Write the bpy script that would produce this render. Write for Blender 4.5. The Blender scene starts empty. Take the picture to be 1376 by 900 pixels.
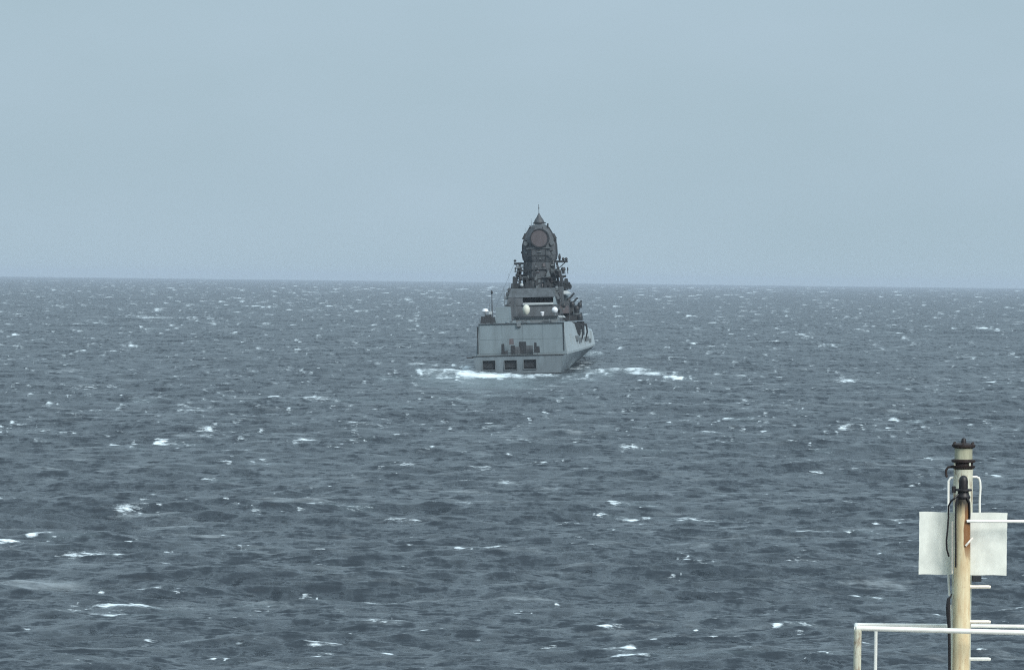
import bpy, bmesh, math, random
import numpy as np
from mathutils import Vector, Matrix

random.seed(7)
rng = np.random.default_rng(11)
sc = bpy.context.scene
COL = sc.collection

# ------------------------------------------------------------------ camera
CAM_Z = 17.0
FOC = 4500.0                     # focal length in pixels of a 1376 px wide frame
PITCH = math.atan(75 / FOC)
ROLL = math.radians(0.67)
cam_d = bpy.data.cameras.new('camera')
cam = bpy.data.objects.new('camera', cam_d)
COL.objects.link(cam)
cam_d.sensor_width = 36.0
cam_d.lens = 36.0 * FOC / 1376.0
cam_d.clip_start = 0.5
cam_d.clip_end = 60000.0
cam.matrix_world = (Matrix.Translation((0, 0, CAM_Z)) @
                    Matrix.Rotation(math.radians(90) - PITCH, 4, 'X') @
                    Matrix.Rotation(ROLL, 4, 'Z'))
sc.camera = cam

# ------------------------------------------------------------------ sky, sun, exposure
SUN_EL = math.radians(38)
SUN_DIR = Vector((0.56 * math.cos(SUN_EL), -0.828 * math.cos(SUN_EL), math.sin(SUN_EL)))
world = bpy.data.worlds.new('World')
sc.world = world
world.use_nodes = True
wn, wl = world.node_tree.nodes, world.node_tree.links
wn.clear()
w_out = wn.new('ShaderNodeOutputWorld')
w_bg = wn.new('ShaderNodeBackground')
w_bg.inputs['Strength'].default_value = 0.1
sky = wn.new('ShaderNodeTexSky')
sky.sky_type = 'NISHITA'
sky.sun_disc = False
sky.sun_elevation = SUN_EL
sky.sun_rotation = math.atan2(SUN_DIR.x, SUN_DIR.y)
sky.dust_density = 4.0
w_mix = wn.new('ShaderNodeMix'); w_mix.data_type = 'RGBA'
w_mix.inputs[0].default_value = 0.93         # a thick even veil of cloud in front of the blue sky
w_tc = wn.new('ShaderNodeTexCoord')
w_map = wn.new('ShaderNodeMapping')
w_map.inputs['Scale'].default_value = (6, 6, 14)
w_no = wn.new('ShaderNodeTexNoise')
w_no.inputs['Scale'].default_value = 1.6
w_no.inputs['Detail'].default_value = 5.0
w_cr = wn.new('ShaderNodeValToRGB')
w_cr.color_ramp.elements[0].position = 0.3
w_cr.color_ramp.elements[1].position = 0.75
VEIL = (4.26, 5.6, 6.5)
w_cr.color_ramp.elements[0].color = (0.955, 0.97, 0.965, 1)
w_cr.color_ramp.elements[1].color = (1.035, 1.03, 1.04, 1)
w_mul = wn.new('ShaderNodeMix'); w_mul.data_type = 'RGBA'; w_mul.blend_type = 'MULTIPLY'
w_mul.inputs[0].default_value = 1.0
w_mul.inputs[7].default_value = VEIL + (1,)
w_mul.clamp_result = False
wl.new(w_tc.outputs['Generated'], w_map.inputs['Vector'])
wl.new(w_map.outputs['Vector'], w_no.inputs['Vector'])
wl.new(w_no.outputs['Fac'], w_cr.inputs['Fac'])
wl.new(w_cr.outputs['Color'], w_mul.inputs[6])
# an overcast sky is brighter overhead than low down
w_sep = wn.new('ShaderNodeSeparateXYZ'); wl.new(w_tc.outputs['Generated'], w_sep.inputs['Vector'])
w_up = wn.new('ShaderNodeMapRange'); w_up.inputs[1].default_value = 0.08; w_up.inputs[2].default_value = 0.9
w_up.inputs[3].default_value = 1.0; w_up.inputs[4].default_value = 1.7
wl.new(w_sep.outputs['Z'], w_up.inputs[0])
w_sc = wn.new('ShaderNodeVectorMath'); w_sc.operation = 'SCALE'
wl.new(w_mul.outputs[2], w_sc.inputs[0]); wl.new(w_up.outputs[0], w_sc.inputs['Scale'])
wl.new(sky.outputs['Color'], w_mix.inputs[6])
wl.new(w_sc.outputs[0], w_mix.inputs[7])
wl.new(w_mix.outputs[2], w_bg.inputs['Color'])
wl.new(w_bg.outputs['Background'], w_out.inputs['Surface'])

sun_d = bpy.data.lights.new('sun', 'SUN')
sun_d.energy = 3.2
sun_d.angle = math.radians(26)
sun_d.color = (1.0, 0.975, 0.945)
sun = bpy.data.objects.new('sun', sun_d)
sun.rotation_euler = SUN_DIR.to_track_quat('Z', 'Y').to_euler()
sun.location = (40, -40, 60)
COL.objects.link(sun)

vs = sc.view_settings
vs.view_transform = 'Standard'; vs.look = 'None'; vs.exposure = 0.0; vs.gamma = 1.0
vs.use_curve_mapping = False
sc.cycles.filter_width = 1.1
sc.cycles.use_denoising = False
sc.cycles.max_bounces = 6
sc.cycles.volume_bounces = 1

# ------------------------------------------------------------------ measuring helpers
def ray(px, py):
    """direction in which a measured point of the photograph lies, from the eye"""
    x = (px - 688) / FOC; y = -(py - 450) / FOC
    c, s = math.cos(ROLL), math.sin(ROLL)
    X = x * c - y * s; Y = x * s + y * c
    cp, sp = math.cos(PITCH), math.sin(PITCH)
    return Vector((X, cp + Y * sp, -sp + Y * cp))

EYE = Vector((0, 0, CAM_Z))
def at(px, py, dist):
    d = ray(px, py)
    return EYE + d * (dist / d.y)
def sea_at(px, py):
    d = ray(px, py)
    return EYE + d * (-CAM_Z / d.z)

SHIP_AT = Vector((1.283, 600.0, 0.0))
SHIP_ROT = (0.0, math.radians(-2.0), math.radians(-4.25))
from mathutils import Euler
SHIP_M = Matrix.Translation(SHIP_AT) @ Euler(SHIP_ROT, 'XYZ').to_matrix().to_4x4()
SHIP_I = SHIP_M.inverted()
def on_ship(px, py, s):
    """a measured point in the ship's own coordinates, s metres forward of its stern"""
    o = SHIP_I @ EYE
    d = SHIP_I.to_3x3() @ ray(px, py)
    return o + d * ((s - o.y) / d.y)

# ------------------------------------------------------------------ materials
def mat(name):
    m = bpy.data.materials.new(name); m.use_nodes = True
    n, l = m.node_tree.nodes, m.node_tree.links
    return m, n, l, n['Principled BSDF']

def paint(name, col, var=0.12, rough=0.55, rust=0.0, scale=3.0, rust_col=(0.16, 0.055, 0.018), zstretch=0.25,
          bump=0.02, coord='Object'):
    m, n, l, b = mat(name)
    tc = n.new('ShaderNodeTexCoord')
    mp = n.new('ShaderNodeMapping'); mp.inputs['Scale'].default_value = (1, 1, zstretch)
    l.new(tc.outputs[coord], mp.inputs['Vector'])
    no = n.new('ShaderNodeTexNoise'); no.inputs['Scale'].default_value = scale
    no.inputs['Detail'].default_value = 6; no.inputs['Roughness'].default_value = 0.62
    l.new(mp.outputs['Vector'], no.inputs['Vector'])
    cr = n.new('ShaderNodeValToRGB')
    cr.color_ramp.elements[0].position = 0.3; cr.color_ramp.elements[1].position = 0.72
    cr.color_ramp.elements[0].color = tuple(c * (1 - var) for c in col) + (1,)
    cr.color_ramp.elements[1].color = tuple(min(c * (1 + var), 1) for c in col) + (1,)
    l.new(no.outputs['Fac'], cr.inputs['Fac'])
    out = cr.outputs['Color']
    if rust > 0:
        n2 = n.new('ShaderNodeTexNoise'); n2.inputs['Scale'].default_value = scale * 1.7
        n2.inputs['Detail'].default_value = 8; n2.inputs['Roughness'].default_value = 0.7
        mp2 = n.new('ShaderNodeMapping'); mp2.inputs['Scale'].default_value = (1, 1, zstretch)
        mp2.inputs['Location'].default_value = (3.3, 1.7, 9.1)
        l.new(tc.outputs[coord], mp2.inputs['Vector']); l.new(mp2.outputs['Vector'], n2.inputs['Vector'])
        r2 = n.new('ShaderNodeValToRGB')
        r2.color_ramp.elements[0].position = 0.72 - 0.3 * rust
        r2.color_ramp.elements[1].position = 0.86 - 0.3 * rust
        l.new(n2.outputs['Fac'], r2.inputs['Fac'])
        mx = n.new('ShaderNodeMix'); mx.data_type = 'RGBA'
        mx.inputs[7].default_value = rust_col + (1,)
        l.new(r2.outputs['Color'], mx.inputs[0]); l.new(out, mx.inputs[6])
        out = mx.outputs[2]
    l.new(out, b.inputs['Base Color'])
    b.inputs['Roughness'].default_value = rough
    if bump:
        bp = n.new('ShaderNodeBump'); bp.inputs['Strength'].default_value = 0.4
        bp.inputs['Distance'].default_value = bump
        l.new(no.outputs['Fac'], bp.inputs['Height']); l.new(bp.outputs['Normal'], b.inputs['Normal'])
    return m

M = {}
M['hull'] = paint('hull_grey_shaded', (0.145, 0.18, 0.20), 0.2, 0.5, rust=0.2, scale=0.8, bump=0.03)  # darkened: shade under the flare is put into this colour
M['side'] = paint('side_grey_sunlit', (0.27, 0.32, 0.34), 0.12, 0.5, rust=0.10, scale=0.5, bump=0.03)  # paler than the slab: sun on this flank is put into the colour
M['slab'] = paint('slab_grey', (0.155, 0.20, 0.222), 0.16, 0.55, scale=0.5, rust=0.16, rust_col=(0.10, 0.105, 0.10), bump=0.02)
M['tower'] = paint('tower_grey_shaded', (0.058, 0.068, 0.076), 0.4, 0.6, scale=1.1, bump=0.03, rust=0.08, rust_col=(0.09, 0.06, 0.05))  # darkened: the tower's backlit shade is put into this colour
M['dark'] = paint('dark_grey', (0.014, 0.018, 0.022), 0.3, 0.6, scale=2)
M['midgrey'] = paint('mid_grey', (0.10, 0.12, 0.13), 0.2, 0.6, scale=1.5)
M['light'] = paint('light_grey', (0.36, 0.40, 0.41), 0.1, 0.5, scale=1.5)
M['dome'] = paint('dome_white', (0.72, 0.75, 0.78), 0.05, 0.4, scale=1)
M['cream'] = paint('dome_cream', (0.58, 0.60, 0.52), 0.08, 0.5, scale=1)
M['array'] = paint('array_brown', (0.085, 0.075, 0.08), 0.15, 0.6, scale=1.2)
M['deck'] = paint('deck_grey', (0.09, 0.10, 0.10), 0.2, 0.8, scale=1)
M['red'] = paint('hull_red', (0.16, 0.05, 0.04), 0.2, 0.6, scale=1)
M['white'] = paint('rail_white', (0.80, 0.80, 0.74), 0.09, 0.45, rust=0.3, scale=9, bump=0.002, rust_col=(0.36, 0.22, 0.13))
M['board'] = paint('board_white', (0.76, 0.785, 0.71), 0.09, 0.5, rust=0.06, rust_col=(0.5, 0.48, 0.4), scale=11, bump=0.004, zstretch=0.7)
M['peach'] = paint('step_white', (0.78, 0.72, 0.62), 0.1, 0.5, rust=0.2, scale=14, bump=0.002, rust_col=(0.4, 0.2, 0.1))
M['black'] = paint('lamp_black', (0.012, 0.011, 0.013), 0.3, 0.5, scale=20, bump=0.002)
M['brownblack'] = paint('collar_black', (0.02, 0.012, 0.011), 0.4, 0.6, scale=30, bump=0.003)
M['lens'] = paint('lens_cream', (0.38, 0.38, 0.27), 0.3, 0.25, scale=12, rust=0.25, rust_col=(0.16, 0.12, 0.07))
M['postcream'] = paint('post_cream', (0.58, 0.58, 0.46), 0.12, 0.5, scale=14, rust=0.75, rust_col=(0.23, 0.15, 0.09))

# cream pole with a run of rust down its right side
def pole_material():
    m, n, l, b = mat('pole_cream')
    tc = n.new('ShaderNodeTexCoord')
    mp = n.new('ShaderNodeMapping'); mp.inputs['Scale'].default_value = (1, 1, 0.16)
    l.new(tc.outputs['Object'], mp.inputs['Vector'])
    no = n.new('ShaderNodeTexNoise'); no.inputs['Scale'].default_value = 26; no.inputs['Detail'].default_value = 6
    l.new(mp.outputs['Vector'], no.inputs['Vector'])
    base = n.new('ShaderNodeValToRGB')
    base.color_ramp.elements[0].position = 0.35; base.color_ramp.elements[0].color = (0.62, 0.48, 0.28, 1)
    base.color_ramp.elements[1].position = 0.62; base.color_ramp.elements[1].color = (0.74, 0.65, 0.42, 1)
    l.new(no.outputs['Fac'], base.inputs['Fac'])
    sp = n.new('ShaderNodeSeparateXYZ'); l.new(tc.outputs['Object'], sp.inputs['Vector'])
    def rng_(src, a, b_, c, d):
        q = n.new('ShaderNodeMapRange'); q.inputs[1].default_value = a; q.inputs[2].default_value = b_
        q.inputs[3].default_value = c; q.inputs[4].default_value = d; l.new(src, q.inputs[0]); return q.outputs[0]
    def mth(op, a, b_):
        q = n.new('ShaderNodeMath'); q.operation = op
        for i, v in enumerate((a, b_)):
            if isinstance(v, (int, float)): q.inputs[i].default_value = v
            else: l.new(v, q.inputs[i])
        return q.outputs[0]
    sx = rng_(sp.outputs['X'], -0.012, 0.03, 0, 1)      # right flank
    z_hi = rng_(sp.outputs['Z'], -0.62, -0.40, 0, 1)    # fades out below
    run = mth('MULTIPLY', sx, z_hi)
    run = mth('ADD', run, mth('MULTIPLY', mth('SUBTRACT', no.outputs['Fac'], 0.45), 1.3))
    runm = rng_(run, 0.30, 0.52, 0, 1)
    runm = mth('MULTIPLY', runm, z_hi)
    top = rng_(mth('ADD', sp.outputs['Z'], mth('MULTIPLY', no.outputs['Fac'], 0.16)), -0.07, 0.05, 0, 1)
    mx = n.new('ShaderNodeMix'); mx.data_type = 'RGBA'; mx.inputs[7].default_value = (0.22, 0.10, 0.035, 1)
    l.new(runm, mx.inputs[0]); l.new(base.outputs['Color'], mx.inputs[6])
    n3 = n.new('ShaderNodeTexNoise'); n3.inputs['Scale'].default_value = 60; n3.inputs['Detail'].default_value = 7; n3.inputs['Roughness'].default_value = 0.75
    mp3 = n.new('ShaderNodeMapping'); mp3.inputs['Scale'].default_value = (1, 1, 0.3)
    l.new(tc.outputs['Object'], mp3.inputs['Vector']); l.new(mp3.outputs['Vector'], n3.inputs['Vector'])
    sp3 = rng_(n3.outputs['Fac'], 0.56, 0.70, 0, 0.75)
    mx3 = n.new('ShaderNodeMix'); mx3.data_type = 'RGBA'; mx3.inputs[7].default_value = (0.33, 0.19, 0.10, 1)
    l.new(sp3, mx3.inputs[0]); l.new(mx.outputs[2], mx3.inputs[6])
    mx = mx3
    mx2 = n.new('ShaderNodeMix'); mx2.data_type = 'RGBA'; mx2.inputs[7].default_value = (0.035, 0.03, 0.02, 1)
    l.new(top, mx2.inputs[0]); l.new(mx.outputs[2], mx2.inputs[6])
    l.new(mx2.outputs[2], b.inputs['Base Color'])
    b.inputs['Roughness'].default_value = 0.55
    return m
M['pole'] = pole_material()

# ------------------------------------------------------------------ mesh builders
class MB:
    def __init__(self): self.bm = bmesh.new()
    def box(self, x0, x1, y0, y1, z0, z1, bevel=0):
        v = [self.bm.verts.new(p) for p in ((x0, y0, z0), (x1, y0, z0), (x1, y1, z0), (x0, y1, z0),
                                            (x0, y0, z1), (x1, y0, z1), (x1, y1, z1), (x0, y1, z1))]
        for f in ((3, 2, 1, 0), (4, 5, 6, 7), (0, 1, 5, 4), (1, 2, 6, 5), (2, 3, 7, 6), (3, 0, 4, 7)):
            self.bm.faces.new([v[i] for i in f])
        return self
    def frustum(self, rects):
        """rects: list of (z, x0, x1, y0, y1), bottom up"""
        rows = []
        for z, x0, x1, y0, y1 in rects:
            rows.append([self.bm.verts.new(p) for p in ((x0, y0, z), (x1, y0, z), (x1, y1, z), (x0, y1, z))])
        for a, b in zip(rows, rows[1:]):
            for i in range(4):
                j = (i + 1) % 4
                self.bm.faces.new((a[i], a[j], b[j], b[i]))
        self.bm.faces.new(rows[0][::-1]); self.bm.faces.new(rows[-1])
        return self
    def rings(self, rings, n=8, c=(0, 0), rot=0.0, sy=1.0):
        """turned shape round a vertical axis: rings of (z, radius)"""
        rows = []
        for z, r in rings:
            rows.append([self.bm.verts.new((c[0] + r * math.cos(rot + 2 * math.pi * i / n),
                                            c[1] + sy * r * math.sin(rot + 2 * math.pi * i / n), z)) for i in range(n)])
        for a, b in zip(rows, rows[1:]):
            for i in range(n):
                j = (i + 1) % n
                self.bm.faces.new((a[i], a[j], b[j], b[i]))
        self.bm.faces.new(rows[0][::-1]); self.bm.faces.new(rows[-1])
        return self
    def tube(self, pts, r, n=8):
        pts = [Vector(p) for p in pts]
        rows = []
        up = None
        for i, p in enumerate(pts):
            a = pts[max(i - 1, 0)]; b = pts[min(i + 1, len(pts) - 1)]
            t = (b - a).normalized()
            if up is None:
                up = t.orthogonal().normalized()
            u = (up - t * up.dot(t))
            u = u.normalized() if u.length > 1e-6 else t.orthogonal().normalized()
            up = u
            w = t.cross(u)
            rr = r[i] if isinstance(r, (list, tuple)) else r
            rows.append([self.bm.verts.new(p + (u * math.cos(2 * math.pi * k / n) + w * math.sin(2 * math.pi * k / n)) * rr)
                         for k in range(n)])
        for a, b in zip(rows, rows[1:]):
            for i in range(n):
                j = (i + 1) % n
                self.bm.faces.new((a[i], a[j], b[j], b[i]))
        self.bm.faces.new(rows[0][::-1]); self.bm.faces.new(rows[-1])
        return self
    def ball(self, c, r, sz=1.0, n=14):
        rings = []
        m = 8
        for i in range(m + 1):
            a = -math.pi / 2 + math.pi * i / m
            rings.append((c[2] + r * sz * math.sin(a), max(r * math.cos(a), 0.02 * r)))
        return self.rings(rings, n, (c[0], c[1]))
    def disc_y(self, c, r0, r1, y0, y1, n=28):
        """ring or disc facing along y: outer radius r1, inner r0"""
        def circ(r, y): return [self.bm.verts.new((c[0] + r * math.cos(2 * math.pi * i / n), y, c[1] + r * math.sin(2 * math.pi * i / n))) for i in range(n)]
        o0, o1 = circ(r1, y0), circ(r1, y1)
        if r0 <= 0:
            self.bm.faces.new(o0); self.bm.faces.new(o1[::-1])
            for i in range(n):
                j = (i + 1) % n; self.bm.faces.new((o0[i], o1[i], o1[j], o0[j]))
        else:
            i0, i1 = circ(r0, y0), circ(r0, y1)
            for i in range(n):
                j = (i + 1) % n
                self.bm.faces.new((o0[i], o1[i], o1[j], o0[j])); self.bm.faces.new((i0[i], i0[j], i1[j], i1[i]))
                self.bm.faces.new((o0[i], o0[j], i0[j], i0[i])); self.bm.faces.new((o1[i], i1[i], i1[j], o1[j]))
        return self
    def build(self, name, m, parent=None, smooth=False, bevel=0.0):
        bmesh.ops.recalc_face_normals(self.bm, faces=self.bm.faces)
        if bevel:
            bmesh.ops.bevel(self.bm, geom=[e for e in self.bm.edges], offset=bevel, segments=1, affect='EDGES')
        me = bpy.data.meshes.new(name)
        self.bm.to_mesh(me); self.bm.free()
        me.materials.append(M[m] if isinstance(m, str) else m)
        if smooth:
            for p in me.polygons: p.use_smooth = True
            try: me.set_sharp_from_angle(angle=math.radians(40))
            except Exception: pass
        o = bpy.data.objects.new(name, me)
        COL.objects.link(o)
        if parent: o.parent = parent
        return o

def empty(name, loc, rot=(0, 0, 0)):
    o = bpy.data.objects.new(name, None); COL.objects.link(o)
    o.location = loc; o.rotation_euler = rot; o.empty_display_size = 0.5
    return o
def tag(o, label=None, cat=None, group=None, kind=None):
    if label: o['label'] = label
    if cat: o['category'] = cat
    if group: o['group'] = group
    if kind: o['kind'] = kind
    return o

# ------------------------------------------------------------------ the sea
# one sheet to the horizon, waves as real relief; finer where the waves stand nearer
R0, R1, R2, R3 = 3.0, 125.0, 1800.0, 17000.0
NF = 2230
_u = np.linspace(0, 1, NF)
_w = 0.5 + 1.0 * _u ** 1.3                       # rows spread a little with distance
_c = np.concatenate([[0], np.cumsum((_w[1:] + _w[:-1]) / 2)]); _c /= _c[-1]
rr = np.concatenate([np.geomspace(R0, R1, 40, endpoint=False), R1 * (R3 / R1) ** _c])
fov = math.radians(9.4)
th_in = np.linspace(-fov, fov, 570)
th_out = np.linspace(fov, 2 * math.pi - fov, 26)[1:-1]
th = np.concatenate([th_in, th_out])
NR, NT = len(rr), len(th)
R_, T_ = np.meshgrid(rr, th, indexing='ij')
X = (R_ * np.sin(T_)); Y = (R_ * np.cos(T_))
dr = np.gradient(rr)[:, None].astype(np.float32)
dth = np.full(NT, th_in[1] - th_in[0]); dth[len(th_in):] = th_out[1] - th_out[0]
dl = (rr[:, None] * dth[None, :]).astype(np.float32)
sinT, cosT = np.sin(th)[None, :].astype(np.float32), np.cos(th)[None, :].astype(np.float32)
MSS = np.zeros((NR, NT), np.float32)       # wave slopes the mesh is too coarse to carry
Z = np.zeros((NR, NT), np.float32); DX = np.zeros_like(Z); DY = np.zeros_like(Z)
CR = np.zeros_like(Z)                       # how hard the crests are squeezed: breaking ones foam
Xf, Yf = X.astype(np.float32), Y.astype(np.float32)
NW = 130
wind = math.radians(-90 + 14)               # the sea runs towards the eye, a little from the right
lam = np.geomspace(55, 0.7, NW)
for i in range(NW):
    k = 2 * math.pi / (lam[i] * rng.uniform(0.93, 1.07))
    spread = 0.4 if lam[i] > 15 else 0.55
    a = wind + rng.normal(0, spread)
    kx, ky = k * math.cos(a), k * math.sin(a)
    slope = float(np.interp(math.log(lam[i]), np.log([0.7, 1.1, 1.8, 3.5, 8, 14, 60]), [.030, .042, .046, .036, .022, .014, .011]))
    amp = slope / k
    ph = rng.uniform(0, 6.283)
    # drop a wave where the mesh is too coarse to carry it
    rmax = NR
    kr = np.abs(kx * sinT + ky * cosT); kt = np.abs(kx * cosT - ky * sinT)
    # rows beyond which it is gone in the dense sector
    lim = 2.5
    big = np.nonzero((np.abs(k * abs(math.sin(a))) * dr[:, 0] > lim) & (rr > R1))[0]
    if len(big): rmax = big[0] + 1
    S = slice(0, rmax)
    att = 1 - np.clip(np.maximum(kr * dr[S], kt * dl[S]) / lim, 0, 1) ** 3
    MSS[S] += 0.5 * slope ** 2 * (1 - att * att)
    MSS[rmax:] += 0.5 * slope ** 2
    arg = kx * Xf[S] + ky * Yf[S] + ph
    c = np.cos(arg) * att; s = np.sin(arg) * att
    Z[S] += amp * c
    q = 1.0
    DX[S] -= q * amp * math.cos(a) * s
    DY[S] -= q * amp * math.sin(a) * s
    CR[S] += q * amp * k * c

foam = np.zeros_like(Z); aer = np.zeros_like(Z)
# breaking crests where the waves pile up
sig = CR[:, :570].std(axis=1, keepdims=True) + 1e-4
gust = 0.5 + 0.5 * np.sin(Xf / 61 + 1.3 * np.sin(Yf / 83)) * np.sin(Yf / 97 + 0.7 + Xf / 140)
crest = CR / sig
foam = np.clip((crest - 2.75 + 0.5 * gust) * 1.0, 0, 0.62).astype(np.float32)
foam *= np.clip((2500 - R_) / 1500, 0, 1).astype(np.float32)

def patch(cx, cy, rx, ry, f=1.0, ae=0.0, h=0.0, flat=0.0, tail=False):
    """a patch of broken water; centre and half sizes as measured, laid on the sea where it lies"""
    p = sea_at(cx, cy)
    sl = math.sqrt(p.x ** 2 + p.y ** 2)
    ang = math.atan2(p.x, p.y)
    if p.y < 0 or sl > 11000: return
    wr = sl * sl / (CAM_Z * FOC) * ry             # half depth in metres
    wl_ = sl / FOC * rx                           # half width in metres
    i0, i1 = np.searchsorted(rr, [sl - 3 * wr, sl + 3 * wr])
    j0, j1 = np.searchsorted(th_in, [ang - 2.2 * wl_ / sl, ang + 2.2 * wl_ / sl])
    if i1 - i0 < 2: i0 = max(i0 - 2, 0); i1 = i0 + 4
    if j1 - j0 < 2: return
    r_ = rr[i0:i1, None]; t_ = th_in[None, j0:j1]
    u = (t_ - ang) * sl / max(wl_, 1e-3)
    side = 1 if rng.random() < 0.75 else -1
    a1, a2, p1, p2 = rng.uniform(-.35, .35), rng.uniform(-.3, .3), rng.uniform(0, 6), rng.uniform(0, 6)
    bend = a1 * np.sin(1.7 * u + p1) + a2 * np.sin(4.1 * u + p2)
    v = (r_ - sl) / wr + bend
    if tail:                                      # a breaking head, thinning to one side
        hd = (u + 0.55) * side
        ends = np.where(hd < 0, np.exp(-(hd / 0.28) ** 2), np.exp(-(hd / 0.95) ** 2))
        v = v / np.clip(np.where(hd < 0, 1.0, 1.15 - 0.45 * hd), 0.4, 1.2)
    else:
        ends = np.clip(1.25 - np.abs(u) ** 2.4, 0, 1)
        ends = ends * (0.8 + 0.2 * np.sin(5.3 * u + p1) * np.sin(2.9 * u + p2))
    g = np.exp(-v * v) * ends
    if f: foam[i0:i1, j0:j1] = np.maximum(foam[i0:i1, j0:j1], f * g)
    if ae: aer[i0:i1, j0:j1] = np.maximum(aer[i0:i1, j0:j1], ae * g)
    if h: Z[i0:i1, j0:j1] += h * g
    if flat: Z[i0:i1, j0:j1] *= 1 - flat * np.clip(g * 1.4, 0, 1)

rs = random.Random(5)
def whitecap(cx, cy, w, s=1.0):
    px = sea_at(cx, cy).y / FOC
    h = max(0.02, min(0.16, 0.022 * w * px)) * (1 if s > 0.7 else 0.4)
    ry = max(0.75, min(w * 0.034, 1.7))
    patch(cx, cy, w * 0.66, ry, s, 0, h, tail=True)
    if w > 16:
        for _ in range(3):
            patch(cx + rs.uniform(-.6, .9) * w, cy + rs.uniform(-.09, .09) * w, w * rs.uniform(.14, .3), 0.8, s * .8, 0, 0, tail=True)
    if s > 0.75 and w > 20:                       # spilt foam trailing off behind
        patch(cx + w * 0.7, cy + 1.2, w * 0.8, 1.1, 0.50 * s, 0.2, 0)

CAPS = [(348,412,20,.95),(190,441,20,.95),(270,410,26,.6),(225,428,70,.55),(402,470,14,1),(385,536,30,1),(440,539,60,.6),
 (325,622,36,1),(423,593,46,1),(429,654,18,1.05),(360,661,16,.9),(440,686,42,.95),(62,720,45,.95),(150,729,80,.62),
 (215,741,130,.58),(10,585,18,.9),(117,580,16,.95),(95,530,14,.95),(70,545,14,.8),(163,597,22,.8),(268,546,50,.58),
 (140,683,14,.95),(190,693,60,.58),(140,796,16,1.1),(195,808,110,.68),(170,816,50,.66),(420,795,18,1.1),(590,838,120,.6),
 (836,681,34,1.05),(873,692,38,1.1),(820,689,20,.8),(945,861,92,1.15),(1030,713,22,1.05),(1095,716,90,.72),(960,694,90,.56),
 (1185,701,26,.85),(1200,741,16,.85),(1224,735,14,.9),(980,570,22,1),(962,579,28,1),(1075,553,18,.9),(1095,604,18,.85),
 (1208,569,22,1),(1178,559,36,.7),(1142,578,28,.75),(1345,513,24,1),(1305,480,28,1),(1370,480,20,.95),(1335,442,26,1),
 (1260,427,12,.8),(1107,463,18,.85),(1174,446,18,.95),(534,870,24,1.05),(160,862,80,.55),(1168,872,22,.8),(930,425,14,.95),
 (998,432,12,.9),(790,630,14,.85),(706,559,22,.8),(912,508,18,1.1),(120,472,12,.85),(155,472,12,.85),(25,450,16,.9),
 (25,467,16,.75),(340,473,22,.65),(940,463,14,.9),(1160,514,40,.62),(1010,505,24,.7),(1255,577,30,.6),(1030,600,20,.6),
 (500,604,16,.7),(560,430,14,.7),(505,437,12,.8),(590,452,12,.7),(455,493,30,.6),(75,390,10,.9),(1060,425,10,.8),
 (1245,410,12,.8),(1320,406,10,.9),(60,505,40,.6),(8,673,20,.6),(560,700,60,.54),(700,655,60,.54),(1300,650,16,.9),
 (1350,640,24,.9),(1372,798,14,.9),(870,890,90,.6),(30,730,60,.6),(1120,640,40,.55),(640,610,30,.55),(300,575,40,.55)]
for c in CAPS: whitecap(c[0], c[1], c[2] * 1.15, c[3] + (.16 if c[2] >= 36 and c[3] < .75 else 0))
for i in range(70):                              # broken crests and long thin streaks in the nearer water
    y_ = 520 + 375 * rs.random()
    whitecap(rs.uniform(-40, 1250), y_, rs.uniform(16, 34) if i % 2 else rs.uniform(40, 110), rs.uniform(.62, .95) if i % 2 else rs.uniform(.5, .64))
# many smaller ones, thicker towards the horizon as they crowd together
rs = random.Random(5)
for i in range(380):
    y = 384 + 516 * rs.random() ** 1.75
    x = rs.uniform(-60, 1436)
    if 625 < x < 800 and 470 < y < 520: continue
    near = (y - 380) / 520
    w = rs.uniform(6, 15) * (1 + 0.9 * near) * (2.0 if rs.random() < 0.12 else 1)
    whitecap(x, y, w, rs.choice((0.5, 0.55, 0.6, 0.66, 0.75, 0.9)))
for i in range(1500):  # faint foam flecks, also painting in the light speckle of far wave faces
    y = 377 + 60 * rs.random() ** 1.3
    whitecap(rs.uniform(-40, 1416), y, rs.uniform(4, 10), rs.choice((0.5, 0.55, 0.6, 0.66)))
for i in range(2600):
    y = 386 + 210 * rs.random() ** 1.4
    x = rs.uniform(-40, 1416)
    if 600 < x < 830 and 465 < y < 525: continue
    whitecap(x, y, rs.uniform(6, 20), rs.choice((0.46, 0.5, 0.54, 0.6, 0.68, 0.8) if y < 470 else (0.5, 0.54, 0.58, 0.64)))
# the wake: aerated pale water astern, a bright roll against the transom, foam streaming off the quarter
patch(700, 508, 120, 14, 0, 0, 0, 0.5)
patch(645, 511, 90, 8.5, 0.0, 0.55)
patch(720, 509, 70, 7, 0.0, 0.3)
patch(605, 502.5, 40, 3.0, 0.85, 0.5, 0.1)
patch(650, 504.5, 44, 2.6, 1.3, 0.4, 0.22)
patch(700, 505.5, 24, 1.7, 1.0, 0.4, 0.12)
patch(735, 505.5, 22, 1.5, 0.8, 0.3, 0.1)
patch(600, 497.5, 32, 1.6, 0.85, 0.3, 0.12)
patch(578, 498, 26, 1.5, 0.8, 0.2)
patch(562, 492, 18, 1.3, 0.85, 0.2)
patch(610, 507, 46, 3.5, 0.62, 0.5)
patch(618, 489, 26, 1.6, 0.6, 0.3)
patch(840, 498, 34, 2.4, 1.15, 0.4, 0.2)
patch(868, 502, 34, 2.4, 0.9, 0.3, 0.1)
patch(905, 508, 16, 2.0, 1.2, 0.2, 0.2)
patch(800, 503, 34, 4.5, 0.7, 0.5)
patch(783, 510, 26, 4.0, 0.62, 0.4)
patch(822, 491, 14, 1.5, 0.8, 0.3)
patch(780, 495, 20, 1.6, 0.9, 0.3, .1)
patch(785, 486, 18, 1.5, 0.75, 0.2)
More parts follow.
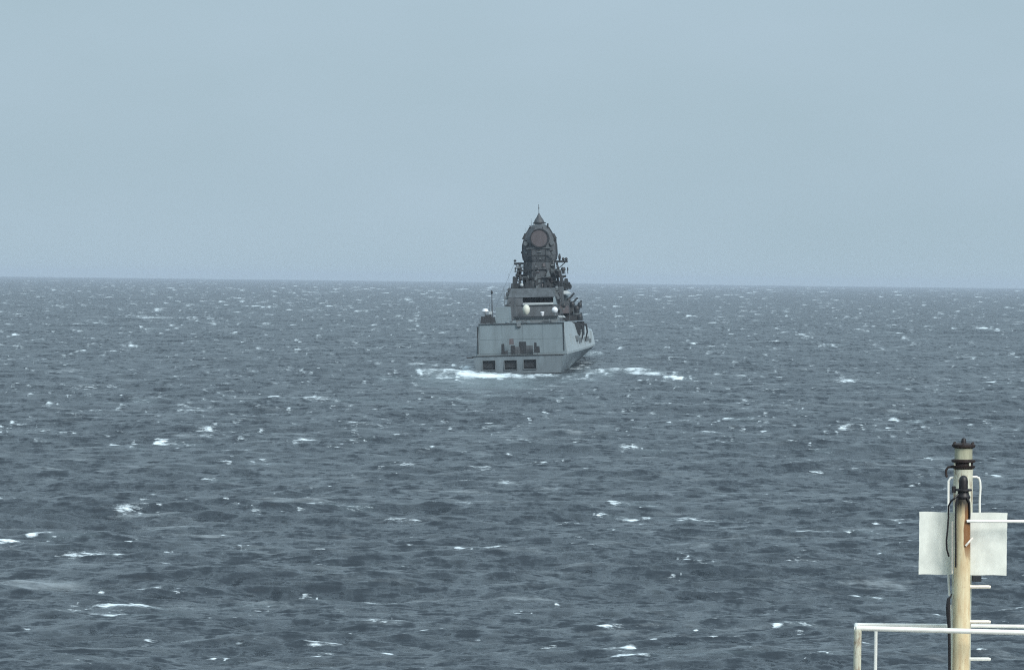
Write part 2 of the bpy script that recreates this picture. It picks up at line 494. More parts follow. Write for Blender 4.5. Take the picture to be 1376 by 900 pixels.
patch(800, 478, 14, 1.2, 0.7, 0.2)
for i in range(26):                              # thin lace drifting back towards the eye
    patch(rs.gauss(655, 60), rs.uniform(508, 545), rs.uniform(12, 40), rs.uniform(.8, 1.3), rs.uniform(.4, .55), 0.3, 0)
for i in range(70):                              # scraps of foam strewn through the churned water
    k = rs.random()
    x = rs.gauss(610, 32) if k < .5 else (rs.gauss(815, 38) if k < .85 else rs.uniform(600, 830))
    patch(x, 503 + rs.gauss(0, 5.5 if k < .85 else 3) + (6 if k > .85 else 0), rs.uniform(4, 14), rs.uniform(.8, 1.7), rs.uniform(.6, 1.0), 0.2, 0.05, tail=True)

VX = X + DX; VY = Y + DY
fade = np.clip((rr / 12)[:, None], 0, 1)
VZ = Z * fade
verts = np.empty((NR * NT + 1, 3), np.float32)
verts[:-1, 0] = VX.ravel(); verts[:-1, 1] = VY.ravel(); verts[:-1, 2] = VZ.ravel()
verts[-1] = (0, 0, 0)
idx = np.arange(NR * NT).reshape(NR, NT)
a = idx[:-1, :]; b = np.roll(idx, -1, axis=1)[:-1, :]; c = np.roll(idx, -1, axis=1)[1:, :]; d = idx[1:, :]
quads = np.stack([a, d, c, b], axis=-1).reshape(-1, 4)
tri = np.stack([np.full(NT, NR * NT), idx[0], np.roll(idx[0], -1)], axis=-1)
me = bpy.data.meshes.new('sea')
nq, nt_ = len(quads), len(tri)
me.vertices.add(len(verts)); me.vertices.foreach_set('co', verts.ravel())
me.loops.add(nq * 4 + nt_ * 3)
me.loops.foreach_set('vertex_index', np.concatenate([quads.ravel(), tri.ravel()]).astype(np.int32))
me.polygons.add(nq + nt_)
me.polygons.foreach_set('loop_start', np.concatenate([np.arange(nq) * 4, nq * 4 + np.arange(nt_) * 3]).astype(np.int32))
me.update(calc_edges=True)
me.polygons.foreach_set('use_smooth', np.ones(nq + nt_, bool))
rough = np.sqrt(np.sqrt(2 * (0.07 * MSS + 0.0003)))
for nm, arr in (('foam', foam), ('aerated', aer), ('chop', rough)):
    at_ = me.attributes.new(nm, 'FLOAT', 'POINT')
    at_.data.foreach_set('value', np.append(arr.ravel(), 0).astype(np.float32))
me.update()

SL_A, SL_B, SL_C = 0.4, 0.9, 0.35
def water_material():
    m, n, l, b = mat('sea_water')
    tc = n.new('ShaderNodeTexCoord')
    def noise(scale, stretch, detail, rough=0.6):
        mp = n.new('ShaderNodeMapping'); mp.inputs['Scale'].default_value = stretch
        mp.inputs['Rotation'].default_value = (0, 0, math.radians(-14))
        l.new(tc.outputs['Object'], mp.inputs['Vector'])
        q = n.new('ShaderNodeTexNoise'); q.inputs['Scale'].default_value = scale
        q.inputs['Detail'].default_value = detail; q.inputs['Roughness'].default_value = rough
        l.new(mp.outputs['Vector'], q.inputs['Vector']); return q.outputs['Fac']
    def mth(op, a, b_=0.0, c_=None):
        q = n.new('ShaderNodeMath'); q.operation = op
        for i, v in enumerate((a, b_) if c_ is None else (a, b_, c_)):
            if isinstance(v, (int, float)): q.inputs[i].default_value = v
            else: l.new(v, q.inputs[i])
        return q.outputs[0]
    def mr(src, a, b_, c_=0, d_=1):
        q = n.new('ShaderNodeMapRange'); q.interpolation_type = 'SMOOTHSTEP'
        q.inputs[1].default_value = a; q.inputs[2].default_value = b_
        q.inputs[3].default_value = c_; q.inputs[4].default_value = d_
        l.new(src, q.inputs[0]); return q.outputs[0]
    def attr(nm):
        q = n.new('ShaderNodeAttribute'); q.attribute_name = nm; return q.outputs['Fac']
    # relief finer than the mesh: slopes of ripples and chop added to the surface normal
    def slopes(scale, stretch, detail, amp, rough=0.6):
        mp = n.new('ShaderNodeMapping'); mp.inputs['Scale'].default_value = stretch
        mp.inputs['Rotation'].default_value = (0, 0, math.radians(-10))
        l.new(tc.outputs['Object'], mp.inputs['Vector'])
        q = n.new('ShaderNodeTexNoise'); q.inputs['Scale'].default_value = scale
        q.inputs['Detail'].default_value = detail; q.inputs['Roughness'].default_value = rough
        l.new(mp.outputs['Vector'], q.inputs['Vector'])
        sb = n.new('ShaderNodeVectorMath'); sb.operation = 'SUBTRACT'; sb.inputs[1].default_value = (0.5, 0.5, 0.5)
        l.new(q.outputs['Color'], sb.inputs[0])
        ml = n.new('ShaderNodeVectorMath'); ml.operation = 'MULTIPLY'; ml.inputs[1].default_value = (amp * 0.6, amp, 0)
        l.new(sb.outputs[0], ml.inputs[0]); return ml.outputs[0]
    def vadd(a, b_):
        q = n.new('ShaderNodeVectorMath'); q.operation = 'ADD'; l.new(a, q.inputs[0]); l.new(b_, q.inputs[1]); return q.outputs[0]
    geo = n.new('ShaderNodeNewGeometry')
    n_mid = noise(0.9, (0.55, 1.0, 1.0), 5, 0.62)
    sl = vadd(slopes(0.055, (0.5, 1.0, 1.0), 2, SL_A), slopes(0.42, (0.5, 1.0, 1.0), 4, SL_B, 0.6))
    sl = vadd(sl, slopes(0.9, (1.0, 0.30, 1.0), 4, 2.6, 0.65))
    sl = vadd(sl, slopes(1.7, (0.30, 1.0, 1.0), 6, 3.0, 0.72))
    sl = vadd(sl, slopes(2.4, (0.6, 1.0, 1.0), 4, SL_C, 0.6))
    nn = n.new('ShaderNodeVectorMath'); nn.operation = 'NORMALIZE'
    l.new(vadd(geo.outputs['Normal'], sl), nn.inputs[0])
    # colour of the body of water: deep grey blue, paler where air is churned in
    wc = n.new('ShaderNodeMix'); wc.data_type = 'RGBA'
    wc.inputs[6].default_value = (0.027, 0.036, 0.045, 1)
    wc.inputs[7].default_value = (0.25, 0.325, 0.345, 1)
    a_n = mth('MULTIPLY', attr('aerated'), mr(n_mid, 0.25, 0.7, 0.45, 1.0))
    l.new(a_n, wc.inputs[0])
    # foam: edge broken up by noise
    f_n = noise(2.6, (0.4, 1.0, 1.0), 6, 0.7)
    fm = mth('ADD', attr('foam'), mth('MULTIPLY', mth('SUBTRACT', f_n, 0.52), 2.6))
    f_mask = mr(fm, 0.38, 0.98)
    # thin streaks of old foam left on the surface
    st = noise(0.30, (0.35, 1.0, 1.0), 7, 0.72)
    st2 = noise(0.05, (0.5, 1.0, 1.0), 3, 0.6)
    old = mth('MULTIPLY', mr(st, 0.53, 0.74), mr(st2, 0.42, 0.66, 0.10, 0.30))
    f_mask = mth('MAXIMUM', f_mask, old)
    l.new(wc.outputs[2], b.inputs['Base Color'])
    l.new(nn.outputs[0], b.inputs['Normal'])
    l.new(attr('chop'), b.inputs['Roughness'])
    b.inputs['IOR'].default_value = 1.333
    fo = n.new('ShaderNodeBsdfDiffuse'); fo.inputs['Color'].default_value = (0.76, 0.86, 0.90, 1)
    bf = n.new('ShaderNodeBump'); bf.inputs['Distance'].default_value = 0.12; bf.inputs['Strength'].default_value = 0.6
    l.new(f_n, bf.inputs['Height']); l.new(bf.outputs['Normal'], fo.inputs['Normal'])
    mx = n.new('ShaderNodeMixShader')
    l.new(f_mask, mx.inputs[0]); l.new(b.outputs['BSDF'], mx.inputs[1]); l.new(fo.outputs['BSDF'], mx.inputs[2])
    l.new(mx.outputs['Shader'], n['Material Output'].inputs['Surface'])
    return m
me.materials.append(water_material())
sea = bpy.data.objects.new('sea', me); COL.objects.link(sea)
tag(sea, kind='structure')

# ------------------------------------------------------------------ the warship
ship = empty('warship', SHIP_AT, SHIP_ROT)
tag(ship, 'grey warship seen from astern with a tall dark sensor tower, steaming away through its wake', 'warship')

KZ, TZ = 3.25, 8.95          # knuckle and top of the high stern
# stations: s, half width at bottom, waterline, knuckle, top, z top
ST = [(0, 6.2, 7.5, 8.1), (10, 6.2, 7.3, 8.35), (30, 5.6, 6.8, 8.8), (55, 5.2, 6.4, 9.25), (80, 4.6, 5.8, 9.45),
      (92, 4.2, 5.2, 9.2), (108, 3.2, 4.0, 8.0), (122, 2.0, 2.6, 6.0), (134, 1.0, 1.5, 3.4), (143, 0.1, 0.15, 0.4)]
def interp(s, k):
    for a, b in zip(ST, ST[1:]):
        if a[0] <= s <= b[0]:
            t = (s - a[0]) / (b[0] - a[0]); return a[k] * (1 - t) + b[k] * t
    return ST[-1][k]

# lower hull, closed below, with three mooring ports cut in the transom
mb = MB(); bm = mb.bm
rows = []
for s, hb, hw, hk in ST:
    rake = 0.55 if s == 0 else 0
    sh = 0 if s < 92 else (s - 92) * 0.07
    rows.append([bm.verts.new((x, s + r_, z)) for x, r_, z in
                 ((-hk, 0, KZ + sh), (-hw, rake * 0.7, 0), (-hb, rake, -2), (hb, rake, -2), (hw, rake * 0.7, 0), (hk, 0, KZ + sh))])
for a_, b_ in zip(rows, rows[1:]):
    for i in range(5):
        bm.faces.new((a_[i], a_[i + 1], b_[i + 1], b_[i]))
    bm.faces.new((a_[5], a_[0], b_[0], b_[5]))
bm.faces.new(rows[-1])
mb.build('hull', 'hull', ship, smooth=True)

# transom plate with real openings
holes = []
for x0, y0, x1, y1 in ((649, 484.5, 665, 497), (678, 484, 694, 496.5), (704, 483, 720, 495.5)):
    a_ = on_ship(x0, y1, 0); b_ = on_ship(x1, y0, 0)
    holes.append((a_.x, b_.x, a_.z, b_.z))
mb = MB(); bm = mb.bm
def edge_x(z): return 7.5 + (8.1 - 7.5) * max(min(z / KZ, 1), -0.6)
xs = sorted({h_[0] for h_ in holes} | {h_[1] for h_ in holes})
zs_lo = min(h_[2] for h_ in holes); zs_hi = max(h_[3] for h_ in holes)
def tquad(x0, x1, z0, z1, first=False, last=False):
    p = [(-edge_x(z0) if first else x0, z0), (edge_x(z0) if last else x1, z0), (edge_x(z1) if last else x1, z1), (-edge_x(z1) if first else x0, z1)]
    f_ = [bm.verts.new((x, -0.02 + (KZ - z) * 0.10, z)) for x, z in p]
    g_ = [bm.verts.new((x, 0.38 + (KZ - z) * 0.10, z)) for x, z in p]
    bm.faces.new(f_); bm.faces.new(g_[::-1])
    for i in range(4):
        j = (i + 1) % 4; bm.faces.new((f_[i], g_[i], g_[j], f_[j]))
tquad(0, 0, -1.2, zs_lo, True, True)
tquad(0, 0, zs_hi, KZ, True, True)
cols = [None] + xs + [None]
for i in range(len(cols) - 1):
    is_hole = i in (1, 3, 5)
    if is_hole:
        h_ = holes[(i - 1) // 2]
        if h_[2] > zs_lo + 0.01: tquad(cols[i], cols[i + 1], zs_lo, h_[2])
        if h_[3] < zs_hi - 0.01: tquad(cols[i], cols[i + 1], h_[3], zs_hi)
    else:
        tquad(cols[i] or 0, cols[i + 1] or 0, zs_lo, zs_hi, cols[i] is None, cols[i + 1] is None)
transom = mb.build('transom', 'hull', ship)
for h_ in holes:
    mb = MB()
    x0, x1, z0, z1 = h_
    pp = mb.box(x0, x1, 0.60, 0.64, z0, z1).build('port_shade_plate', 'dark', ship)  # near-black plate standing in for the shade inside the opening
    fr = MB()
    yq = -0.02 + (KZ - (z0 + z1) / 2) * 0.10
    for q in ((x0 - .12, x1 + .12, z1, z1 + .12), (x0 - .12, x1 + .12, z0 - .12, z0), (x0 - .12, x0, z0, z1), (x1, x1 + .12, z0, z1)):
        fr.box(q[0], q[1], yq - 0.09, yq + 0.05, q[2], q[3])
    fr.build('port_frame', 'midgrey', pp)
    rl = MB()                                    # roller and bitts just inside, coloured dark for the shade in there
    rl.tube([(x0 + .2, 0.45, z0 + .35), (x1 - .2, 0.45, z0 + .35)], 0.1).build('roller', 'dark', pp)
MB().box(-7.6, 7.75, -0.14, 0.3, 0.02, 0.16).build('waterline_strake', 'dark', ship)
# quarterdeck lip and its drainage strip
MB().box(-8.35, 8.3, -0.12, 0.25, KZ + 0.003, KZ + 0.13).build('deck_edge', 'dark', ship)
MB().box(-9.3, -8.1, 0.0, 1.6, KZ - 0.28, KZ - 0.04).build('fender', 'dark', ship)
mb = MB()                                        # quarter deck floor
mb.box(-8.0, 8.0, 0.26, 9.98, KZ + 0.01, KZ + 0.06).build('quarterdeck', 'deck', ship)

# the high stern wall and house behind it (sides lean inward)
mb = MB()
mb.frustum([(KZ + .07, -8.22, 8.22, 8.6, 30), (TZ, -7.66, 7.66, 8.75, 30)])
slab = mb.build('stern_house', 'slab', ship)
# plate seams and the big doors on the stern wall, each leaf a part
for x0, x1 in ((-7.55, -3.55), (-3.5, 0.25), (0.3, 3.9), (3.95, 7.5)):
    for z0, z1 in ((KZ + 0.35, 6.1), (6.14, TZ - 0.25)):
        q = 0.5 if abs(x0) > 7 or abs(x1) > 7 else 0
        y_ = lambda z: 8.6 + (z - KZ) / (TZ - KZ) * 0.15
        mb = MB(); bm = mb.bm
        vs_ = []
        for yo in (-0.045, 0.02):
            vs_.append([bm.verts.new((x, y_(z) + yo, z)) for x, z in ((x0, z0), (x1, z0), (x1, z1), (x0, z1))])
        f_, g_ = vs_
        bm.faces.new(f_); bm.faces.new(g_[::-1])
        for i in range(4):
            j = (i + 1) % 4; bm.faces.new((f_[i], g_[i], g_[j], f_[j]))
        mb.build('plate', 'slab', ship)
MB().box(-7.85, 7.85, 8.45, 8.98, TZ + .003, TZ + 0.12).build('roof_edge', 'tower', ship)
MB().box(7.66, 7.80, 8.5, 8.9, 3.9, TZ - .1).build('corner_post', 'dark', ship)
MB().box(-8.05, -7.85, 8.45, 8.8, 3.6, TZ - .4).build('corner_post', 'dark', ship)

# side walls forward of the stern house, port and starboard, with sloping top
def sidewall(sgn):
    mb = MB(); bm = mb.bm
    rows = []
    for s, zt in ((9.0, TZ), (22, 8.95), (34, 8.8), (44, 8.3), (60, 7.7), (74, 7.2), (84, 7.0), (90, 6.8), (97, 5.9), (108, 5.7), (122, 6.2), (134, 6.9), (143, 7.4)):
        hk = interp(s, 3); sh = 0 if s < 92 else (s - 92) * 0.07
        lean = 0.55 + (0.75 if s > 40 else 0.75 * (s - 9) / 31)
        if s > 92: lean = max(1.3 - (s - 92) * 0.08, -1.0)
        zk = KZ + sh + 0.02
        w1 = max(hk, 0.15)
        rows.append([bm.verts.new(p) for p in ((sgn * (w1 + .02), s, zk - .04), (sgn * (w1 + .05), s, zk + .35),
                                               (sgn * max(w1 - lean, .1), s, zt), (sgn * max(w1 - lean - .25, 0.02), s, zt),
                                               (sgn * max(w1 - 0.6, 0.02), s, zk + .1))])
    for a_, b_ in zip(rows, rows[1:]):
        for i in range(5):
            j = (i + 1) % 5; bm.faces.new((a_[i], a_[j], b_[j], b_[i]))
    bm.faces.new(rows[0][::-1]); bm.faces.new(rows[-1])
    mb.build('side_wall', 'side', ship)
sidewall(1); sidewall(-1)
# weather deck amidships and forecastle deck
mb = MB(); bm = mb.bm
rows = []
for s in (30, 44, 60, 74, 84, 92, 100, 110, 122, 134, 142):
    w = max(interp(s, 3) - 1.35, 0.1)
    z = 6.4 if s < 95 else 5.2 + (s - 95) * 0.03
    rows.append([bm.verts.new(p) for p in ((-w, s, z), (w, s, z), (w, s, z - .2), (-w, s, z - .2))])
for a_, b_ in zip(rows, rows[1:]):
    for i in range(4):
        j = (i + 1) % 4; bm.faces.new((a_[i], a_[j], b_[j], b_[i]))
bm.faces.new(rows[0][::-1]); bm.faces.new(rows[-1])
mb.build('weather_deck', 'deck', ship)
# the pale end panel where the side wall meets the stern, and rows of side fittings
for s in (12, 20, 28, 36, 46, 56, 66, 76):
    hk = interp(s, 3)
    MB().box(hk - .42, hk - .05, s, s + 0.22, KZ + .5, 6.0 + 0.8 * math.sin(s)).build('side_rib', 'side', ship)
for s, z, r in ((34, 5.7, .45), (41, 5.2, .5), (50, 6.4, .4), (62, 5.1, .45), (70, 4.6, .4)):
    hk = interp(s, 3)
    MB().box(hk - .55, hk + .1, s, s + 2.2, z - r, z + r).build('scuttle', 'midgrey', ship, bevel=0.05)

# dark davits and boats in the bays along the starboard side
for s, w in ((44, 1.0), (55, 1.2)):
    hk = interp(s, 3)
    dv = MB()
    dv.box(hk - 1.7, hk - .2, s, s + .5, 6.2, 8.6)
    dv.tube([(hk - 1.0, s + .25, 8.2), (hk + .15, s + .25, 8.0), (hk + .35, s + .25, 6.6), (hk - .1, s + .25, 4.7)], [.2, .2, .17, .1])
    dv.build('davit', 'dark', ship)
def boat(s):
    hk = interp(s, 3)
    mb = MB(); bm = mb.bm
    rows = []
    for q, w, d in ((0, .8, .75), (1.5, 1.05, .8), (4, 1.05, .85), (6, .6, .75), (6.9, .1, .3)):
        rows.append([bm.verts.new((hk - .9 + x * w, s + q, 6.9 + z)) for x, z in ((-1, .0), (-.55, -d), (.55, -d), (1, 0), (.75, .18), (-.75, .18))])
    for a_, b_ in zip(rows, rows[1:]):
        for i in range(6):
            j = (i + 1) % 6; bm.faces.new((a_[i], a_[j], b_[j], b_[i]))
    bm.faces.new(rows[0][::-1]); bm.faces.new(rows[-1])
    mb.build('launch_boat', 'midgrey', ship)
boat(46)

# ---- superstructure under the tower
MB().frustum([(TZ - 2.6, -6.0, 6.0, 30.02, 84), (TZ + .1, -5.5, 5.6, 30.2, 82)]).build('main_house', 'midgrey', ship)
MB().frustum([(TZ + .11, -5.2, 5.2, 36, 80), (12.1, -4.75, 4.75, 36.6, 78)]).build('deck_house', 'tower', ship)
a_ = on_ship(702, 408, 36); b_ = on_ship(743, 399.5, 36)
BX0, BX1, BZ0, BZ1 = a_.x, b_.x, a_.z, b_.z
MB().box(-4.6, 4.6, 38.6, 76, 12.102, BZ1 + .1).build('intake_shade_block', 'dark', ship)  # shade of the recess painted as a near-black block
MB().frustum([(12.104, -4.7, BX0, 36.5, 39), (BZ1 + .1, -4.4, BX0, 36.8, 39)]).build('intake_cheek', 'tower', ship)
MB().frustum([(12.104, BX1, 4.8, 36.5, 39), (BZ1 + .1, BX1, 4.5, 36.8, 39)]).build('intake_cheek', 'slab', ship)
MB().box(BX0 + .003, BX1 - .003, 36.2, 36.7, 12.106, BZ0 + .12).build('intake_sill', 'light', ship, bevel=.05)
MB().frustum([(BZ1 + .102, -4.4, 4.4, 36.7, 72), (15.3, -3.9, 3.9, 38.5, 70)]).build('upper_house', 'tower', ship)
for i in range(6):
    x = BX0 + (i + .5) / 6 * (BX1 - BX0)
    MB().box(x - .07, x + .07, 37.6, 38.2, BZ0 + .13, BZ1 + .09).build('intake_slat', 'dark', ship)  # slats coloured near-black too, for the same shade

# ---- sensor tower
TS = 62.0
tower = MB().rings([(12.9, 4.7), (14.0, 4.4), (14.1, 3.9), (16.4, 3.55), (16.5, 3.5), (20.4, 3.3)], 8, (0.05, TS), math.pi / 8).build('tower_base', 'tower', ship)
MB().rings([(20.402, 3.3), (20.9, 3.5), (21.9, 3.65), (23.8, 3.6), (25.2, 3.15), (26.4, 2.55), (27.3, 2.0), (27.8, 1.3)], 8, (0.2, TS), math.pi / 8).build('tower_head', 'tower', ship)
dc = on_ship(725, 320, 58.4)
MB().disc_y((dc.x, dc.z), 0, 1.66, 58.25, 60.2).build('radar_face', 'array', ship)
MB().disc_y((dc.x, dc.z), 1.66, 1.88, 58.1, 60.2).build('radar_rim', 'dark', ship)
MB().box(-2.2, 2.6, 58.45, 59.4, 23.05, 23.2).build('head_ledge', 'midgrey', ship)
for sx in (-1, 1):
    MB().disc_y((0.2 + sx * 2.55, 24.1), 0, .42, 59.0, 60.4, 12).build('side_antenna', 'midgrey', ship)
    MB().frustum([(25.0, 0.2 + sx * 3.0 - .45, 0.2 + sx * 3.0 + .45, 61, 63), (26.0, 0.2 + sx * 2.7 - .25, 0.2 + sx * 2.7 + .25, 61.3, 62.7)]).build('shoulder_box', 'dark', ship)
MB().box(-.75, 1.0, 61.1, 62.9, 27.5, 27.95).build('cap_neck', 'light', ship)
MB().rings([(27.952, 1.0), (28.02, 1.28), (28.22, 1.28), (28.3, .9)], 12, (0.25, TS)).build('cap_platform', 'dark', ship)
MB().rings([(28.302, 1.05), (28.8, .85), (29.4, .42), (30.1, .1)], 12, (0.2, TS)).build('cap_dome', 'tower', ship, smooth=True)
MB().tube([(0.2, TS, 29.9), (0.2, TS, 31.8)], .055, 6).build('needle_mast', 'tower', ship)
MB().rings([(30.9, .05), (31.05, .14), (31.25, .05)], 6, (0.2, TS)).build('needle_ball', 'tower', ship)
MB().tube([(1.95, 61, 27.0), (1.98, 61, 28.0)], .16, 6).build('whip_stub', 'dark', ship)
MB().tube([(-1.5, 61, 27.0), (-1.55, 61, 27.7)], .12, 6).build('whip_stub', 'dark', ship)

# small fittings crowding the tower, its head and the houses
rg = random.Random(21)
def fitting(x, y, z, w, h, m_):
    k = rg.random()
    if k < .45: MB().frustum([(z - h, x - w, x + w, y - w, y + w), (z + h, x - w * .7, x + w * .7, y - w * .6, y + w)]).build('fitting', m_, ship)
    elif k < .75: MB().rings([(z - h, w * .7), (z, w), (z + h, w * .5)], 8, (x, y)).build('fitting', m_, ship)
    else: MB().box(x - w * 1.8, x + w * 1.8, y - w, y + w, z - .09, z + .09).build('fitting_shelf', m_, ship)
for i in range(70):
    z = rg.uniform(13.2, 20.2)
    hw = np.interp(z, [12.9, 14.6, 17, 20.4], [4.5, 4.1, 3.4, 3.2])
    x = rg.uniform(-1.0, 1.0)
    yy = TS - hw * (.92 if abs(x) < .42 else 1.25 - .75 * abs(x))
    fitting(.05 + x * hw * .97, yy - .1, z, rg.uniform(.14, .36), rg.uniform(.15, .55), rg.choice(('dark', 'dark', 'midgrey', 'tower', 'array')))
for i in range(16):
    a_ = rg.uniform(0, math.pi) + math.pi
    z = rg.choice((21.2, 22.4, 24.6, 26.2)) + rg.uniform(-.2, .2)
    hw = np.interp(z, [20.4, 22.8, 24, 25.9, 27.4], [3.3, 3.6, 3.55, 2.7, 1.8])
    if 23 < z < 27 and abs(math.cos(a_)) < .7: continue
    fitting(.2 + hw * math.cos(a_), TS + hw * .95 * math.sin(a_), z, rg.uniform(.12, .26), rg.uniform(.15, .4), rg.choice(('dark', 'midgrey')))
for i in range(80):
    sd = rg.choice((-1, 1, 1))
    z = rg.uniform(9.3, 15.4)
    x = sd * rg.uniform(4.0, 4.9) + (0 if z > 12 else sd * rg.uniform(.1, 1.6))
    fitting(x, rg.uniform(37, 58), z, rg.uniform(.15, .45), rg.uniform(.2, .6), rg.choice(('dark', 'midgrey', 'tower', 'dark')))
for sd in (-1, 1):                             # open side frames stepping out below the yards
    for y_ in (58.5, 61.5):
        MB().tube([(sd * 5.0, y_, 12.0), (sd * 4.5, y_, 16.5), (sd * 3.6, y_, 20.3)], .13, 5).build('side_frame', 'dark', ship)
    for z_ in (14.0, 15.9, 17.8):
        w_ = np.interp(z_, [12, 16.5, 20.3], [5.0, 4.5, 3.6])
        a_ = MB(); a_.box(min(sd * 3.2, sd * w_), max(sd * 3.2, sd * w_), 58.4, 61.6, z_, z_ + .16); a_.build('side_deck', 'dark', ship)
for i in range(64):
    z = rg.uniform(13.2, 19.8)
    w_ = np.interp(z, [12, 16.5, 20.3], [5.5, 4.9, 3.8])
    fitting(rg.choice((-1, 1)) * rg.uniform(3.3, w_), rg.uniform(57.6, 61), z, rg.uniform(.16, .4), rg.uniform(.2, .6), rg.choice(('dark', 'dark', 'tower', 'midgrey')))
for i in range(22):
    x = rg.uniform(-7.2, 7.3)
    fitting(x, rg.uniform(9.3, 24), TZ + .3, rg.uniform(.12, .4), rg.uniform(.15, .35), rg.choice(('dark', 'midgrey', 'tower', 'slab')))
for k in range(8):
    a_ = math.pi / 8 + k * math.pi / 4
    MB().tube([(.2 + r_ * math.cos(a_), TS + r_ * math.sin(a_), z_) for z_, r_ in ((20.9, 3.52), (21.9, 3.67), (23.8, 3.62), (25.2, 3.17), (26.4, 2.57), (27.3, 2.02))], .1, 4).build('edge_strip', 'dark', ship)
for x0_, x1_, z_ in ((-3.0, 3.3, 21.6), (-2.6, 3.0, 18.9), (-3.0, 3.1, 17.1), (-3.4, 3.5, 15.6)):
    MB().box(x0_, x1_, TS - 3.42, TS - 3.0, z_, z_ + .1).build('tower_ledge', 'dark', ship)
for x_, y_b, z_b, z_t in ((-6.5, 20, TZ, 12.8), (6.6, 26, TZ, 13.4), (7.0, 40, 8.5, 12.2), (-4.6, 44, 12, 18.2), (4.9, 46, 12, 17.4), (-1.2, 60, 27, 29), (-2.2, 59, 25.8, 27.2)):
    MB().tube([(x_, y_b, z_b), (x_ * 1.02, y_b, z_t)], [.06, .02], 5).build('whip_antenna', 'tower', ship)
for x_ in (-4.6, 4.8):                          # stays from the tower to the house roofs
    MB().tube([(x_, 60, 20.6), (x_ * 1.45, 20, TZ + .2)], .025, 4).build('wire', 'tower', ship)

def rail_set(x0, x1, y, z, h, step=0.7, name='railing', m='dark', w=.035):
    mb = MB()
    k = max(1, int((x1 - x0) / step))
    for i in range(k + 1):
        x = x0 + (x1 - x0) * i / k
        mb.tube([(x, y, z), (x, y, z + h)], w, 4)
    for q in (.5, 1):
        mb.tube([(x0, y, z + h * q), (x1, y, z + h * q)], w, 4)
    mb.build(name, m, ship)

# balconies and yards standing out either side of the tower, with the gear on them
def balcony(x0, x1, z, y=TS - 1.2, d=2.4, rail=True, arms=True, th_=.42):
    MB().box(x0, x1, y, y + d, z - th_, z).build('balcony', 'dark', ship)
    if rail: rail_set(x0 + .05, x1 - .05, y + .05, z, .75)
    if arms:
        inner = x1 if x0 < 0 else x0
        outer = x0 if x0 < 0 else x1
        MB().tube([(outer * .93, y + .4, z - th_), (inner * .97, y + .4, z - th_ - abs(outer - inner) * .75)], .09, 5).build('balcony_strut', 'dark', ship)
L = lambda px, py: on_ship(px, py, 61)
p = L(690.5, 353); q = L(706, 350); balcony(p.x, q.x, p.z, rail=False)
p = L(746, 351.5); q = L(762, 349); balcony(p.x, q.x, q.z - .1, rail=False)
for px, y0, y1, w in ((752, 350, 341, .28), (757, 350, 346, .3), (761, 350, 346, .3), (692, 352, 349, .3)):
    a_ = L(px, y0); b_ = L(px, y1)
    MB().rings([(a_.z, w * .6), ((a_.z + b_.z) / 2, w), (b_.z, w * .5)], 8, (a_.x, 61)).build('sensor_pot', 'dark', ship)
p = L(694, 369); q = L(706, 369); balcony(p.x, q.x, p.z)
p = L(748, 370); q = L(760, 368); balcony(p.x, q.x, p.z)
for px, y0, y1, w in ((699, 369, 361, .5), (757, 368, 359, .5), (692.5, 366, 359, .14), (763, 368, 359, .14)):
    a_ = L(px, y0); b_ = L(px, y1)
    MB().rings([(a_.z, w * .5), (a_.z + (b_.z - a_.z) * .5, w * .6), (a_.z + (b_.z - a_.z) * .6, w), (b_.z, w * .7)], 8, (a_.x, 61)).build('director', 'dark', ship)
p = L(688, 391); q = L(706, 391); balcony(p.x, q.x, p.z, y=57.6, d=4)
p = L(750, 386); q = L(767, 386); balcony(p.x, q.x, p.z, y=57.6, d=4)
def blob_gear(items, s, m='tower', name='equipment'):
    for px, y0, y1, w in items:
        a_ = on_ship(px, y0, s); b_ = on_ship(px, y1, s)
        H_ = b_.z - a_.z
        MB().frustum([(a_.z, a_.x - w, a_.x + w, s - w, s + w), (a_.z + H_ * .55, a_.x - w * .85, a_.x + w * .85, s - w, s + w),
                      (a_.z + H_ * .6, a_.x - w * .55, a_.x + w * .55, s - w * .6, s + w * .6), (b_.z, a_.x - w * .4, a_.x + w * .35, s - w * .5, s + w * .5)]).build(name, m, ship)
blob_gear([(692, 391, 373, .75), (699, 391, 377, .6), (704, 400, 384, .5), (714, 398, 378, .55), (709, 390, 372, .45), (718, 372, 362, .35)], 57, 'dark')
blob_gear([(755, 386, 373, .7), (761, 386, 374, .75), (765, 387, 379, .5)], 58.5, 'dark')
blob_gear([(722, 398, 384, .5), (733, 399, 388, .6), (741, 398, 390, .5), (737, 372, 364, .4)], 57.4, 'midgrey')
p = on_ship(701, 383, 56); MB().ball((p.x, 56, p.z), .36).build('small_dome', 'light', ship, smooth=True)
p = on_ship(697, 392.5, 50); MB().box(p.x - .9, p.x + .8, 49, 51, p.z - .22, p.z + .12).build('locker', 'light', ship)
# light coloured pot behind a dark bracket on the starboard wing
p = on_ship(758, 398, 56); MB().rings([(p.z - .9, .95), (p.z, 1.05), (p.z + .7, .7), (p.z + 1.0, .2)], 12, (p.x, 56)).build('wing_dome', 'slab', ship, smooth=True)
p = on_ship(759, 394, 54); MB().frustum([(p.z - .1, p.x - 1.1, p.x + 1.3, 53, 55), (p.z + .5, p.x - .1, p.x + .5, 53.5, 54.5)]).build('wing_roof', 'light', ship)
